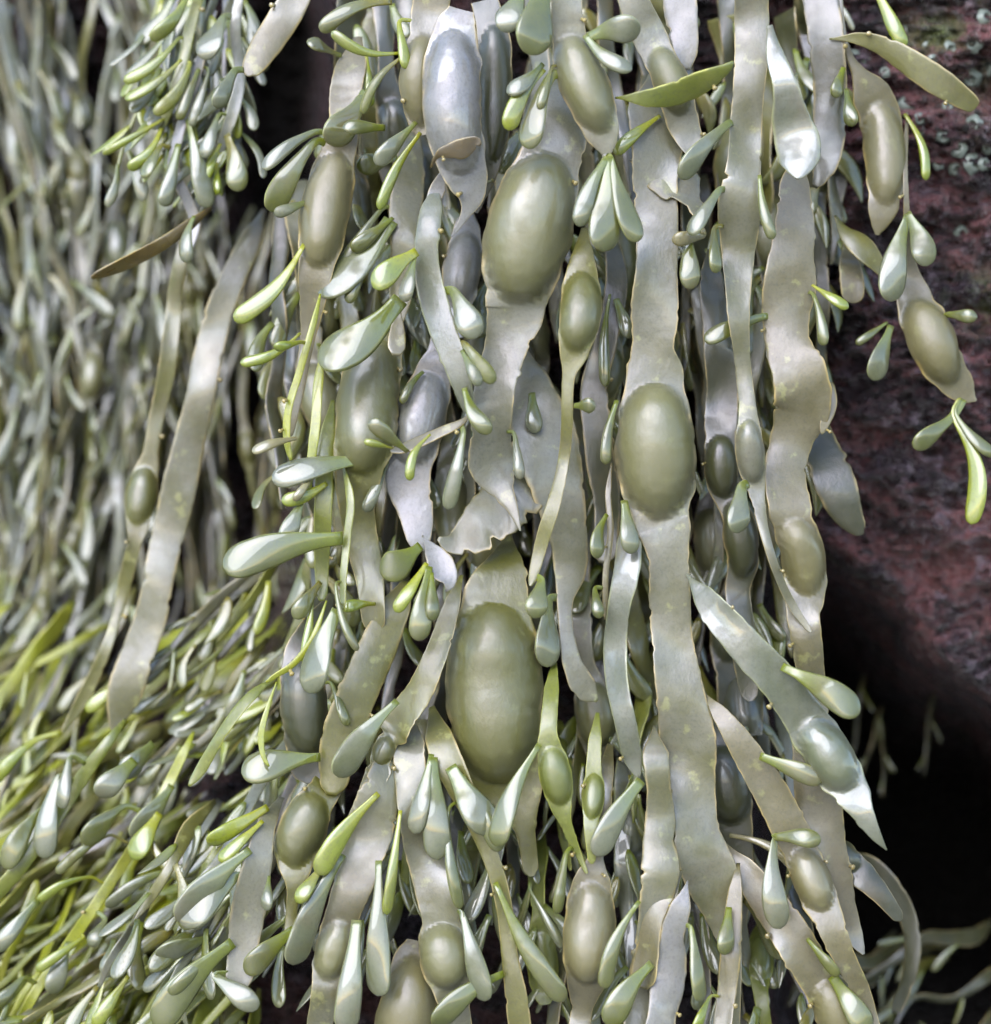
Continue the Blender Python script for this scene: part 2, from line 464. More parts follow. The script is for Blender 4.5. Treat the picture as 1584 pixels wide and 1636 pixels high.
def paddle_mesh(x0, y0, x1, y1, w_, d, base, mat, rg, bend=None, out=6.0, roll=None, name='receptacle', src=None):
    n = 22
    t = 1 - (1 - np.linspace(0, 1, n)) ** 1.4
    L = math.hypot(x1 - x0, y1 - y0)
    if bend is None: bend = rg.uniform(-.12, .12)
    nx_, ny_ = -(y1 - y0) / L, (x1 - x0) / L
    arch = np.sin(t * math.pi) * bend * L
    X = x0 + (x1 - x0) * t + nx_ * arch; Y = y0 + (y1 - y0) * t + ny_ * arch
    dep = d + out * np.sin(t * math.pi * .6)
    prof = np.maximum(paddle_profile(t, w_, rg.uniform(.26, .46), 0, min(.42, max(.12, 1.35 * w_ / L))), .6)
    if src is not None:                                # a stalk reaching back into the strap it grows from
        sx, sy, sdp = src; k = np.linspace(0, 1, 6)[:-1]; sag = np.sin(k * math.pi) * rg.uniform(-.08, .08) * math.hypot(x0 - sx, y0 - sy)
        X = np.concatenate([sx + (X[0] - sx) * k - sag, X]); Y = np.concatenate([sy + (Y[0] - sy) * k + sag, Y])
        dep = np.concatenate([sdp + (dep[0] - sdp) * k, dep]); prof = np.concatenate([np.full(5, prof[0] * .9), prof]); n += 5
        for _ in range(4):
            for arr in (X, Y, dep, prof): arr[1:-3] = (arr[:-4] + 2 * arr[1:-3] + arr[2:-2]) / 4
    C = np.array([at(a, b, c) for a, b, c in zip(X, Y, dep)])
    f = S * (D + C[:, 1]) / D
    if roll is None: roll = rg.uniform(-.45, .45)
    rl = np.linspace(roll * .3, roll, n) + .25 * np.sin(np.linspace(0, 3, n) * rg.uniform(.5, 2) + rg.uniform(0, 6))
    W = prof * f / np.cos(rl)
    thick = max(.20, min(.6, 4.4 / max(w_, 1)))
    T = np.maximum(prof * thick, 1.2) * f
    v, fc, a_ = sweep(C, W, T, rl, base, rg, 12, .02, lensy=False)
    return make_mesh(name, v, fc, a_, M[mat])

def bud_mesh(x, y, dx, dy, size, d, base, rg):
    C = np.array([at(x + dx * k, y + dy * k, d + 2 * k) for k in (0, .35, .7, .88, 1.0, 1.12, 1.2)])
    f = S
    W = np.array([.7, .6, .6, .85, .95, .75, .1]) * size * f
    v, fc, a_ = sweep(C, W, W * .9, np.zeros(7), base, rg, 8, .02, lensy=False)
    a_['edge'] = np.zeros(len(v))
    return make_mesh('bud', v, fc, a_, M['bud'])

FR = []     # traced fronds: dict(root, Q, dep, base)

def frond(label, d, mat, pts, bl='', roll=0.0, dd=None, nb=3, group=None, cat='seaweed frond', name='seaweed_frond', bmat=None, flat=.07, rolla=.22, undul=3.0, irr=.05, seed=None):
    rg = random.Random(hash(pts) % 99991 if seed is None else seed)
    rg = random.Random(sum(ord(c) * (i + 1) for i, c in enumerate(pts)))
    P = [tuple(float(v) for v in q.split(',')) for q in pts.split()]
    B = []
    for q in bl.split():
        v = q.split(','); k = 'e'
        if v[-1] in 'es': k = v.pop()
        v = [float(z) for z in v]
        B.append((v[0], v[1], v[2], v[3], v[4] if len(v) > 4 else 0, k))
    tint = 0.0 if bmat == 'bladder_pale' else 1.0
    me, bms, Q, dep, base = strap_mesh(P, d, rg, dd, B, mat, roll, rolla, flat, undul=undul, irr=irr, nsec=18, step=5.0, tint=tint)
    root = bpy.data.objects.new(name, None); col.objects.link(root); root.location = base
    root.empty_display_size = .005
    tag(root, label, cat, group)
    link('strap', me, root)
    for b in bms: link('air_bladder', b, root)
    for k in range(nb // 2 if rg.random() < .8 else nb):
        i = rg.randrange(2, len(Q) - 2)
        tx, ty = Q[i + 1][:2] - Q[i - 1][:2]; l = math.hypot(tx, ty) + 1e-6
        sgn = rg.choice((-1, 1)); nx_, ny_ = -ty / l * sgn, tx / l * sgn
        ex, ey = Q[i][0] + nx_ * Q[i][2] * .95, Q[i][1] + ny_ * Q[i][2] * .95
        z = rg.uniform(4, 7)
        link('bud', bud_mesh(ex, ey, nx_ * z * .8, ny_ * z * .6 + z * .4, rg.uniform(3, 5), dep[i] + 1, base, rg), root)
    FR.append(dict(root=root, Q=Q, dep=dep, base=base, rg=rg))
    return root

def attach(x0, y0, x1, y1, w_, c, bend=None, out=None, roll=None, d=None):
    """a receptacle grown from the traced frond whose edge is nearest to its base"""
    best, bd = None, 1e9
    for fr in FR:
        Q = fr['Q']
        dist = np.hypot(Q[:, 0] - x0, Q[:, 1] - y0) - Q[:, 2]
        i = int(np.argmin(dist)); v = max(dist[i], 0) - fr['dep'][i] * .35
        if v < bd: bd, best = v, (fr, i)
    fr, i = best
    dep = fr['dep'][i] + 3 if d is None else d
    q = fr['Q'][i]; gap = math.hypot(q[0] - x0, q[1] - y0)
    src = None
    if 5 < gap < 50:
        k = min(.9, q[2] * .8 / gap)                   # start just inside the edge of the strap
        src = (q[0] + (x0 - q[0]) * k, q[1] + (y0 - q[1]) * k, fr['dep'][i])
        if gap * (1 - k) < 5: src = None
    link('receptacle', paddle_mesh(x0, y0, x1, y1, w_, dep, fr['base'], 'pad_' + c, fr['rg'], bend, 7 if out is None else out, roll, src=src), fr['root'])

# ------------------------------------------------------------------ fronds traced one by one
# frond(label, depth in mm, surface, 'x,y,half width ...', 'bladder x,y,rx,ry,tilt,kind ...')
frond('long pale frond down the centre carrying the large egg shaped bladder at mid height', 20, 'grey',
  '1045,120,26 1050,170,44 1050,230,42 1047,300,36 1050,400,34 1047,500,37 1043,560,34 1046,610,48 1048,720,50 1055,820,46 1062,850,38 1068,900,33 1073,1000,33 1086,1100,38 1098,1180,45 1108,1260,38 1112,1330,38 1135,1400,44 1155,1460,30 1168,1520,17 1168,1580,16 1165,1670,17',
  '1048,720,62,106,0,e', nb=2, undul=2)
frond('big upright olive bladder frond at upper centre, torn to a point below', 22, 'grey',
  '908,110,30 902,170,42 885,240,46 850,360,50 828,470,44 824,500,40 812,540,36 795,600,32 788,650,33 784,700,33 788,745,38 800,780,22 818,810,10 832,848,3',
  '846,364,67,120,10,e', nb=4, undul=2)
frond('pointed tan frond swelling to a spindle at top centre above three blue paddles', 38, 'grey',
  '905,-30,26 908,40,24 914,80,32 935,140,40 955,190,26 966,225,8 970,245,3', '934,135,38,82,-12,s', nb=2, undul=1)
frond('pale blue grey bladder with a pale rim at upper centre, under a curled brown scrap', 28, 'lilac',
  '738,15,10 728,50,20 722,100,40 722,180,44 735,250,32 748,290,20 752,320,12 740,350,6 722,378,3', '722,165,47,115,-2,e', nb=2, bmat='bladder_pale')
frond('olive pear shaped bladder frond hanging just left of the pale blue grey bladder', 17, 'tan',
  '692,-30,30 684,40,30 672,80,28 665,120,26 670,180,18 680,215,4', '667,130,28,72,0,s', nb=2, bmat='bladder')
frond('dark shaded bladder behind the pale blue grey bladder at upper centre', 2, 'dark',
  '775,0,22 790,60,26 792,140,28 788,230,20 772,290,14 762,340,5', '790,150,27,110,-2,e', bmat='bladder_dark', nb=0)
frond('tall frond with a long bladder at upper left beside the black crevice', 4, 'tan',
  '572,60,20 562,100,24 552,150,26 548,210,24 535,260,30 518,330,34 505,420,26 500,480,22 492,540,12 478,620,9 462,700,6', '520,335,38,92,8,e', nb=3, bmat='bladder')
frond('frond with the dark olive bladder at left of centre, below the thick blue paddle', 8, 'olive',
  '636,490,12 610,540,30 590,600,44 582,680,42 572,750,28 570,800,28 580,870,26 592,940,22 600,1010,18', '588,650,50,108,6,e', nb=2, bmat='bladder_dark')
frond('frond with a pale lilac bladder behind the little twig left of centre', 3, 'lilac',
  '706,490,14 702,560,18 690,610,30 668,690,38 652,760,36 665,820,28 672,880,18', '672,670,40,74,14,e', nb=1, bmat='bladder_pale')
frond('smooth pale curving strap with no bladder at left of the big olive bladder', 34, 'blue',
  '700,290,9 688,340,18 681,400,20 688,460,22 705,520,22 728,580,20 742,630,14 752,665,8', roll=.25, nb=2)
frond('narrow wet blade hanging beside the top of the smooth pale curving strap', 30, 'lilac',
  '712,265,8 700,300,13 683,340,8 668,370,5', nb=1)
frond('broad lilac strap with no bladder, behind the thin green frond at centre', 6, 'grey',
  '838,560,18 852,620,34 868,690,54 888,770,46 908,850,32 912,910,26 903,960,14 905,1010,12 915,1060,16 935,1100,20 955,1120,6', roll=-.2, nb=3)
frond('torn wet flap directly above the largest bladder', 10, 'grey',
  '850,700,40 835,770,48 800,815,44 760,850,34 722,868,16 700,860,6', roll=.2, nb=2, irr=.12)
frond('pale crumpled scrap of frond with a yellow torn tip above the largest bladder', 36, 'lilac',
  '676,856,5 692,880,16 708,910,22 718,930,12 712,945,4', nb=1, irr=.15)
frond('frond with the largest and lowest big bladder, left of the centre line', 10, 'olive',
  '812,850,14 806,900,28 795,950,40 790,1020,50 790,1100,52 800,1200,50 820,1260,24 838,1320,16 850,1400,12', '790,1108,76,142,-3,e', nb=1, undul=2, bmat='bladder')
frond('thin green frond with a small oval bladder, hanging right of the big olive bladder', 36, 'olive',
  '934,365,14 930,420,18 928,500,20 918,560,15 908,610,10 906,680,9 900,740,9 884,810,11 868,860,11 856,905,9 848,936,5', '928,498,33,62,0,e', nb=0, roll=.3, bmat='bladder')
frond('long straight frond left of the blue flat leaf, tapering to a green whip', 26, 'grey',
  '1200,-30,27 1202,60,28 1196,150,25 1190,240,28 1182,330,33 1180,420,26 1180,500,18 1186,570,13 1194,640,13 1200,720,15 1210,790,11 1222,850,8 1244,920,7 1268,970,7 1296,1010,4', '1199,722,22,50,-4,e', nb=3, bmat='bladder_pale')
frond('flat blue green leaf with a rounded foot, hanging in front at upper right', 40, 'blue',
  '1230,40,5 1240,90,15 1255,140,20 1264,190,30 1275,230,35 1278,258,30 1276,278,14 1274,286,4', '', nb=1, roll=.15)
frond('tan frond with torn prongs and a low bladder at the red rock edge', 16, 'tan',
  '1278,250,20 1272,300,26 1270,360,32 1264,430,42 1258,500,38 1262,560,38 1280,610,46 1284,650,48 1266,700,34 1256,760,34 1264,820,36 1285,880,42 1290,930,42 1284,980,26 1292,1040,24 1296,1110,26 1298,1180,30 1304,1260,36 1320,1350,34 1342,1430,26 1362,1490,16 1380,1525,5',
  '1284,890,34,62,-8,e', roll=-.1, nb=6, irr=.07)
frond('torn prong split from the tan frond beside the red rock', 17, 'tan', '1284,585,22 1308,620,24 1322,650,14 1316,685,6 1313,694,2', nb=1, irr=.12)
frond('dull grey green strap with bare tip behind the blue flat leaf at upper right', -4, 'dark',
  '1305,-30,28 1318,40,28 1326,120,26 1326,200,28 1320,260,20 1302,300,8', roll=.2, nb=2)
frond('wide leaf with a long pale bladder lying on the rock at upper right', -8, 'tan',
  '1340,-30,5 1346,40,5 1356,85,6 1372,115,12 1392,150,32 1408,190,34 1415,250,35 1416,300,28 1410,340,14 1402,375,6', '1414,245,34,82,-2,s', nb=3, bmat='bladder')
frond('pale spotted leaf twisting down the red rock at the right edge, midway up', -6, 'tan',
  '1450,180,4 1447,260,4 1449,340,5 1452,390,7 1455,430,12 1464,480,26 1486,530,42 1508,580,36 1530,612,20 1548,632,12 1560,640,3', '1490,545,38,72,-32,s', nb=4, bmat='bladder')
frond('torn blade slanting right across barnacles in the top right corner', 6, 'olive',
  '1326,62,4 1370,61,9 1410,73,14 1450,96,19 1495,127,22 1535,154,17 1556,168,12 1560,171,8', roll=.4, nb=2)
frond('curled brown green ribbon on the rock above the drooping pair of blue paddles', -10, 'olive',
  '1335,345,5 1350,368,14 1376,392,20 1400,420,14 1412,442,5', roll=-.4, nb=1)
frond('short tan blade end on the rock left of the drooping pair of blue paddles', -14, 'tan', '1352,380,12 1358,420,18 1362,455,20 1364,478,16 1364,484,6', nb=0)
frond('diagonal frond at lower right ending in a bladder and a sharp pointed tip', 38, 'blue',
  '1098,918,6 1118,945,16 1150,985,24 1195,1035,29 1240,1085,31 1285,1145,33 1325,1205,40 1356,1255,30 1380,1300,17 1400,1335,9 1417,1358,2', '1325,1208,38,64,-36,e', nb=4, bmat='bladder')
frond('second diagonal frond at lower right with a low bladder', 27, 'tan',
  '1122,1105,5 1150,1140,13 1185,1190,22 1220,1245,27 1250,1300,29 1280,1360,30 1302,1415,32 1325,1470,24 1350,1530,18 1378,1590,15 1400,1660,12', '1297,1405,29,54,-22,e', nb=4)
frond('lowest diagonal frond at lower right running off the bottom edge with a bladder', 20, 'tan',
  '1160,1350,8 1190,1390,20 1225,1440,28 1262,1490,31 1298,1550,30 1330,1610,32 1356,1680,26', '1338,1618,34,56,-30,e', nb=4)
frond('narrow knotted strap with waisted sides just left of the long pale centre frond', 30, 'grey',
  '1046,1160,6 1047,1200,20 1053,1260,20 1056,1310,26 1052,1345,24 1056,1390,30 1048,1440,28 1042,1500,26 1030,1570,26 1012,1670,20', nb=2, irr=.06)
frond('pale lilac strap tapering upward to a point at the bottom, right of centre', 36, 'lilac',
  '1099,1408,3 1092,1435,15 1082,1470,18 1073,1500,20 1072,1530,26 1066,1580,28 1058,1620,24 1050,1670,26', nb=2)
frond('twisted brownish strap at bottom centre, tip against the long pale frond', 33, 'tan', '1093,1388,4 1078,1410,10 1055,1450,13 1042,1480,16 1036,1520,18 1028,1580,20', roll=.5, nb=1)
frond('frond with a ridged pear shaped bladder at bottom centre', 27, 'tan',
  '975,1190,12 968,1250,12 962,1320,12 952,1375,12 945,1420,20 942,1490,24 938,1560,20 930,1610,17 922,1670,18', '942,1492,42,78,4,e', nb=2, bmat='bladder')
frond('thin green frond with a small bladder just right of the largest bladder', 32, 'green',
  '886,1060,11 880,1120,13 876,1180,14 885,1240,17 898,1295,12 912,1335,8 938,1396,3', '888,1240,25,46,-8,e', nb=1, roll=.3)
frond('short thin frond with a narrow bladder and yellow finger buds at lower centre', 30, 'green',
  '955,1140,9 950,1200,11 948,1260,13 944,1320,11 946,1380,6', '948,1272,17,36,0,e', nb=3)
frond('bluish twisted ribbon running down the left side of the long pale centre frond', 27, 'blue',
  '1003,820,12 1004,870,20 1000,920,20 988,980,18 983,1040,18 990,1110,18 1002,1170,17 1012,1215,14 1022,1244,4', roll=.35, nb=1)
frond('dark olive frond curving down left of the largest bladder, with a small knob', 20, 'olive',
  '738,920,8 718,980,14 700,1040,18 672,1100,22 640,1150,24 618,1200,24 598,1250,18 570,1300,12', '613,1200,16,24,15,e', roll=.4, nb=2, bmat='bladder')
frond('olive strap leaning left below the round blue paddle at left of centre', 15, 'olive',
  '650,930,24 628,980,26 606,1030,30 580,1090,32 556,1150,32 538,1210,30 530,1270,22', nb=3)
frond('wide dark strap with a white wet gleam at the left of the lower centre', 9, 'dark',
  '530,950,14 502,1010,26 478,1070,38 478,1130,44 486,1190,40 500,1250,26', '486,1130,36,78,0,e', nb=3, bmat='bladder_dark')
frond('pale broad frond with a half green bladder at the bottom, left of centre', 24, 'grey',
  '645,1160,20 622,1230,28 602,1290,35 585,1340,38 568,1400,33 550,1455,28 532,1520,28 520,1570,22 508,1670,21', '534,1518,30,48,8,e', nb=2)
frond('frond with a glossy round olive bladder with a small hole, lower left', 18, 'olive',
  '545,1215,18 520,1260,26 500,1310,26 484,1350,24 472,1400,14 468,1440,10 462,1500,9', '484,1325,37,58,10,e', nb=2, bmat='bladder')
frond('frond with the round green bladder at bottom centre, above the tan blade', 24, 'grey',
  '655,1150,24 655,1210,26 660,1270,27 672,1340,30 690,1400,32 704,1460,30 712,1520,30 722,1580,26 740,1670,18', '711,1526,40,52,-4,e', nb=2)
frond('tan bulging blade cut by the bottom edge, left of the round green bladder', 18, 'tan',
  '672,1505,5 662,1545,26 652,1590,42 648,1640,52 645,1700,50', '650,1640,50,110,5,s', nb=1, bmat='bladder')
frond('long forked strap slanting down right from beside the largest bladder', 25, 'olive',
  '690,1130,14 705,1190,24 728,1240,24 750,1290,18 772,1340,15 795,1400,14 808,1460,13 815,1530,14 826,1600,18 836,1680,20', nb=3, roll=.2)
frond('pale strap running down on the left of the olive bladder with a hole', 24, 'grey',
  '450,1275,12 425,1320,16 412,1380,22 400,1440,28 390,1500,26 382,1560,22 370,1600,8', nb=2)
frond('long smooth pale strap leaning left across the blurred background', -55, 'grey',
  '422,335,11 400,385,18 375,440,21 350,500,23 332,570,24 318,640,24 302,710,25 286,780,27 270,850,27 254,920,25 240,990,27 218,1050,28 198,1110,28 186,1150,14 180,1170,4', nb=3, undul=2)
frond('thin yellow edged frond with a small bladder left of the long smooth pale strap', -62, 'olive',
  '322,300,8 298,380,10 282,450,12 275,520,13 265,600,13 250,670,12 238,740,12 228,800,14 215,870,11 200,930,11 182,1000,9 160,1060,9 130,1120,10 100,1170,4', '226,792,25,46,6,s', nb=3)
frond('blunt tan blade hanging over the black crevice at the top left', -4, 'tan', '485,-30,22 462,15,26 440,50,25 415,88,22 400,115,15 398,122,5', nb=3)
frond('dark narrow blade with a yellow rim pointing left over the background', -18, 'brown', '338,332,6 300,362,8 255,392,9 205,418,9 165,436,6 146,444,4', roll=-.9, nb=1)
frond('grey strap with a dark bladder between the centre frond and the long straight frond', 0, 'dark',
  '1135,400,14 1138,460,20 1148,540,24 1154,620,26 1152,690,26 1152,750,24 1162,810,20 1172,880,26 1180,950,20 1188,1030,22 1200,1120,14', '1152,745,26,48,0,e 1184,860,27,62,0,s', nb=2)
frond('strap slanting from top centre down right behind the yellow horizontal blade', 22, 'grey',
  '1000,-30,22 1020,20,25 1048,80,28 1074,140,30 1090,190,28 1108,235,18 1120,262,5', '1072,130,28,56,-28,s', nb=2)
frond('pale wet strap with a bare cut end at the top, right of the slanting strap', 12, 'lilac', '1085,-30,26 1090,30,26 1096,80,20 1100,112,6', nb=1)
frond('yellow olive blade twisted nearly level at the upper right of centre', 43, 'green', '984,156,4 1010,156,9 1045,156,15 1085,148,18 1125,130,16 1160,110,8 1172,98,4', roll=.5, nb=3)
frond('purplish ragged flap behind the upper part of the long pale centre frond', 24, 'grey', '1010,255,12 1040,270,28 1072,285,36 1098,305,30 1112,335,12 1116,356,4', roll=-.3, nb=1, irr=.14)
frond('curled brown scrap lying across the pale blue grey bladder', 42, 'brown', '688,268,3 700,246,7 722,240,11 742,236,14 760,226,8 768,232,4', roll=.4, nb=2, irr=.15)
frond('little brown twig bearing pale paddles left of centre', 40, 'tan', '756,660,4 735,676,7 705,690,8 670,706,9 645,716,8 625,722,4', roll=.5, nb=3)
frond('dusky lilac strap behind the small paddles at the upper left of centre', -6, 'grey', '668,200,14 655,260,24 648,330,26 645,400,22 640,470,18 636,520,10', nb=1)
frond('wet shining bladder strap behind the smooth pale curving strap', -4, 'lilac', '752,330,10 742,380,24 732,440,32 728,490,22 735,540,12', '738,430,30,60,0,s', nb=1, bmat='bladder_pale')
frond('broad dark blade with an orange edge above the black hollow', -4, 'dark', '1290,640,16 1308,700,28 1330,760,34 1352,815,26 1372,846,14 1380,852,4', nb=0, roll=.15)
frond('thin green stem on the far left of the main mass, bent like a bow', 22, 'lime', '512,470,4 500,520,5 480,590,6 462,650,6 458,700,6 465,735,4', nb=2, undul=1)
frond('second thin green stem right of the bowed one, hanging straight', 16, 'lime', '515,560,6 508,620,8 504,680,8 497,740,7 492,800,4', nb=2, undul=1)
frond('narrow olive strap below the stems, above the long green paddle', 12, 'green', '532,640,8 520,720,13 517,800,15 515,880,13 514,960,9', nb=2)
frond('edge on strap with yellow rim between the dark bladder and the long green paddle', 24, 'green', '548,740,5 560,800,7 556,850,6 550,910,6 548,975,4', roll=.5, nb=2)
frond('thin yellow stem curving into the wide dark strap at lower left', 26, 'lime', '522,960,4 500,1020,5 470,1060,5 440,1080,4 425,1090,3', nb=2, undul=1)
frond('short pale hollow stub pointing down above the dark olive bladder', 30, 'tan', '638,480,5 636,510,9 634,540,13 633,568,16', nb=0)
frond('green blade that curls off the lower left of the mass like a sickle', 24, 'green', '442,1085,4 415,1100,7 385,1130,9 350,1180,9 320,1230,9 302,1256,4', roll=.4, nb=0)
frond('yellow hooked stem over the wide dark strap at lower left', 30, 'lime', '442,1090,3 428,1130,4 418,1170,5 420,1205,4 430,1225,3', roll=0, nb=0, undul=1)
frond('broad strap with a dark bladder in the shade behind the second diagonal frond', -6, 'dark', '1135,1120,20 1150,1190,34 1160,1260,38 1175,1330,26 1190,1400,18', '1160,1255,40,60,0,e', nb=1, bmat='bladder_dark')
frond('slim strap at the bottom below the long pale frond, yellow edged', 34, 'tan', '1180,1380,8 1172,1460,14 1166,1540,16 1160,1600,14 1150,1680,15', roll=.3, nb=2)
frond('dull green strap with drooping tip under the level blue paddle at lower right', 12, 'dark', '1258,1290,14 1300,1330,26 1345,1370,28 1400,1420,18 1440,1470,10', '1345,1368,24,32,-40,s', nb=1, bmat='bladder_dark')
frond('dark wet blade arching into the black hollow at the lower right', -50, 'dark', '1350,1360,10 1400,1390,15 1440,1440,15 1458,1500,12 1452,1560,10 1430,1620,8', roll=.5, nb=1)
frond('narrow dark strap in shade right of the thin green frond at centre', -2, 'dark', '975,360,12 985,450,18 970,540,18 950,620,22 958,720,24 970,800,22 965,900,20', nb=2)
frond('brown knobbly stem left of the long centre frond, behind the bluish ribbon', 20, 'tan', '978,740,4 972,790,5 976,850,5 968,920,5 968,990,4', nb=3, undul=1)

frond('tuft frond at the top left spreading lime hooks to the left', -38, 'green', '325,-30,8 305,40,9 292,100,9 275,160,8 255,210,6', nb=1)
frond('tuft frond at the top left nearest the black crevice, with a broad blue paddle', -36, 'blue', '385,-30,8 376,50,9 384,120,9 372,180,10 352,240,8 345,262,4', nb=1)
frond('S shaped strap hanging out of the top left tuft', -34, 'lilac', '330,60,8 308,140,9 284,220,9 278,270,10 300,320,9 312,360,9 298,410,6', nb=1, roll=.4)
frond('knobbly lime strand near the left part of the slope, below the pale bladder', -30, 'lime', '310,1170,7 250,1290,9 190,1390,9 130,1480,9 60,1580,8 20,1660,8', nb=4)
frond('green strap with blue paddles sweeping to the lower left corner', -24, 'green', '200,1150,8 140,1230,11 80,1320,12 20,1400,12 -60,1480,12', nb=1)
frond('lowest green strap on the slope, beside the big two tone paddle', -8, 'green', '420,1330,9 370,1420,11 300,1530,12 230,1640,12 200,1700,12', nb=1)

# receptacles (paddle shaped branch tips), traced: base, tip, half width, colour
PADS = '''582,150 522,228 25 g -.05
507,208 420,270 12 b .06
505,222 432,338 20 g .04
492,322 438,342 10 b 0
615,204 548,202 12 g 0
632,250 570,268 17 g 0
665,195 600,262 14 b 0
672,212 606,335 9 l .05
626,2 512,50 13 o .12
640,84 530,50 9 l -.14
648,88 580,182 8 o .12
534,84 492,63 12 g 0
560,10 518,45 9 l 0
636,30 650,110 9 l 0
585,80 592,170 8 l 0
625,352 505,466 32 b -.06
628,348 562,400 12 g 0
590,395 556,484 11 g 0
486,390 374,512 15 l -.08
480,532 384,580 9 l -.1
480,546 438,556 8 l 0
666,402 597,460 20 l .05
662,410 645,482 12 b 0
640,478 508,578 33 g -.08
575,735 435,768 20 b .04
478,700 403,722 9 t .05
612,330 545,420 9 b 0
724,462 762,540 24 b 0
742,548 790,612 13 o 0
738,560 768,616 11 b 0
742,620 784,692 14 g .08
676,594 642,645 7 g .08
652,722 590,672 13 g 0
632,690 586,660 7 b 0
628,716 582,705 6 l 0
688,694 655,768 8 l .14
620,738 584,818 10 b 0
742,690 716,814 13 b 0
522,772 450,800 12 l -.08
486,792 453,868 15 b 0
500,760 470,800 7 t 0
548,860 357,908 29 g .05
672,872 608,916 27 g -.05
682,900 632,978 11 l 0
686,905 668,1024 18 g 0
690,915 692,992 11 g 0
540,975 495,1108 23 b .05
600,965 545,972 10 l .05
535,930 572,1040 7 g .06
512,930 470,988 14 o 0
500,950 488,1060 9 l 0
635,1120 540,1242 22 b .05
512,1210 386,1236 25 g .04
428,1290 332,1348 14 l 0
420,1312 350,1376 10 l 0
838,-20 802,50 23 b 0
868,102 810,148 14 b -.06
868,110 812,208 15 l .08
880,120 845,238 20 g .05
882,105 862,175 8 o 0
868,-20 848,88 32 g 0
938,60 1024,48 22 b -.08
935,56 1010,110 14 b .1
1055,185 982,246 11 l .04
1166,195 1088,286 16 b .05
970,252 926,362 15 b .06
972,250 965,402 26 g 0
976,250 1020,386 18 g .03
1150,302 1102,375 13 b 0
1128,376 1074,384 12 t 0
1100,370 1104,462 17 g 0
1140,362 1145,436 11 o 0
1222,505 1126,545 14 g .04
918,648 952,648 13 g 0
975,470 968,618 9 g .04
985,478 1008,540 12 b 0
850,628 855,692 14 b 0
822,690 832,766 9 b 0
986,640 968,742 9 g .05
866,925 854,988 20 g 0
876,955 875,1066 21 b 0
970,822 956,892 12 g .1
998,800 1010,885 15 b 0
950,938 958,988 10 g 0
790,288 728,302 7 o 0
1214,280 1236,382 9 g .05
1298,455 1356,492 9 l 0
1300,468 1316,552 9 g -.05
1348,108 1334,156 11 g 0
1352,142 1362,202 11 g 0
1446,182 1480,288 8 l -.1
1398,-20 1446,76 12 l 0
1452,345 1424,482 23 b .05
1450,340 1482,425 20 b -.05
1424,520 1396,608 18 b 0
1418,515 1368,550 7 g 0
1515,502 1562,506 12 g 0
1522,668 1460,716 16 g 0
1524,658 1590,728 11 g .06
1520,662 1552,838 14 l -.14
1185,776 1178,852 20 b 0
1250,1065 1374,1140 23 g -.03
1215,1208 1315,1248 16 g 0
1235,1338 1312,1345 15 g -.06
1238,1340 1248,1484 21 b .06
1166,1335 1282,1400 9 t -.12
1165,1450 1158,1526 14 g 0
1025,1247 953,1368 20 b .04
862,1190 792,1352 17 g .05
1042,1540 972,1640 22 g .06
1022,1440 966,1580 13 g .08
792,1410 902,1600 17 g .04
690,1205 662,1332 15 b 0
692,1210 700,1374 22 b 0
715,1290 736,1452 10 g .04
640,1295 618,1462 9 l 0
605,1268 508,1398 17 l .05
512,1388 474,1442 12 l 0
548,1365 468,1542 20 b .04
605,1375 604,1592 20 b 0
570,1470 552,1650 21 b 0
738,1455 775,1600 18 b 0
805,1556 695,1640 19 g .08
470,1485 393,1556 19 g .03
372,1506 248,1640 26 g .05
375,1400 290,1478 24 b 0
335,1498 250,1530 18 b 0
340,1520 270,1590 12 g 0
720,1225 790,1330 26 b .03
738,1240 800,1360 14 g 0
530,1090 556,1160 8 g 0
905,1360 890,1460 9 g 0
845,1420 900,1515 8 b 0
1105,1480 1120,1600 12 g 0
1290,1500 1340,1560 9 g 0
1330,1560 1390,1650 20 g 0
430,1400 425,1455 10 b 0
1135,1590 1110,1650 9 l 0
300,-10 240,62 11 l -.1
285,60 198,130 10 l -.08
290,95 200,158 9 l -.06
305,100 246,182 11 l -.1
262,190 164,246 6 l 0
258,205 205,270 9 l -.1
358,25 322,94 22 b 0
376,110 345,172 13 b 0
352,230 325,292 8 l 0
347,260 345,312 8 l 0
362,215 380,306 18 o -.05
300,190 332,332 15 b 0
318,110 285,192 9 g 0
335,110 305,202 9 b 0
350,180 325,252 12 b 0
285,230 262,330 12 b 0
258,230 228,284 11 o 0
310,345 300,420 12 b .1
215,1215 155,1272 20 b 0
245,1188 192,1242 18 b 0
200,1285 135,1350 18 g .05
275,1255 215,1342 20 b 0
70,1290 8,1388 19 g .06
95,1235 72,1372 20 b .05
285,1388 170,1450 10 b .08
208,1458 216,1532 17 b 0
238,1335 335,1402 14 o .2
400,1358 288,1475 26 b .05
110,1505 82,1588 16 b 0
170,1468 143,1512 12 b 0
182,1500 168,1562 14 b 0
135,1498 58,1550 9 l 0
338,1556 412,1612 19 b 0
112,1205 98,1292 12 b 0
60,1180 -10,1250 11 l .05
150,1400 60,1440 8 l .08
255,1300 210,1372 18 l 0
180,1330 90,1395 9 o .05
60,1440 -10,1520 14 b 0
205,1560 150,1640 12 l 0
40,1560 -20,1620 12 g 0'''
for ln in PADS.split('\n'):
    a, b, w_, c, bd_ = ln.split()
    x0, y0 = map(float, a.split(',')); x1, y1 = map(float, b.split(','))
    attach(x0, y0, x1, y1, float(w_), c, float(bd_))


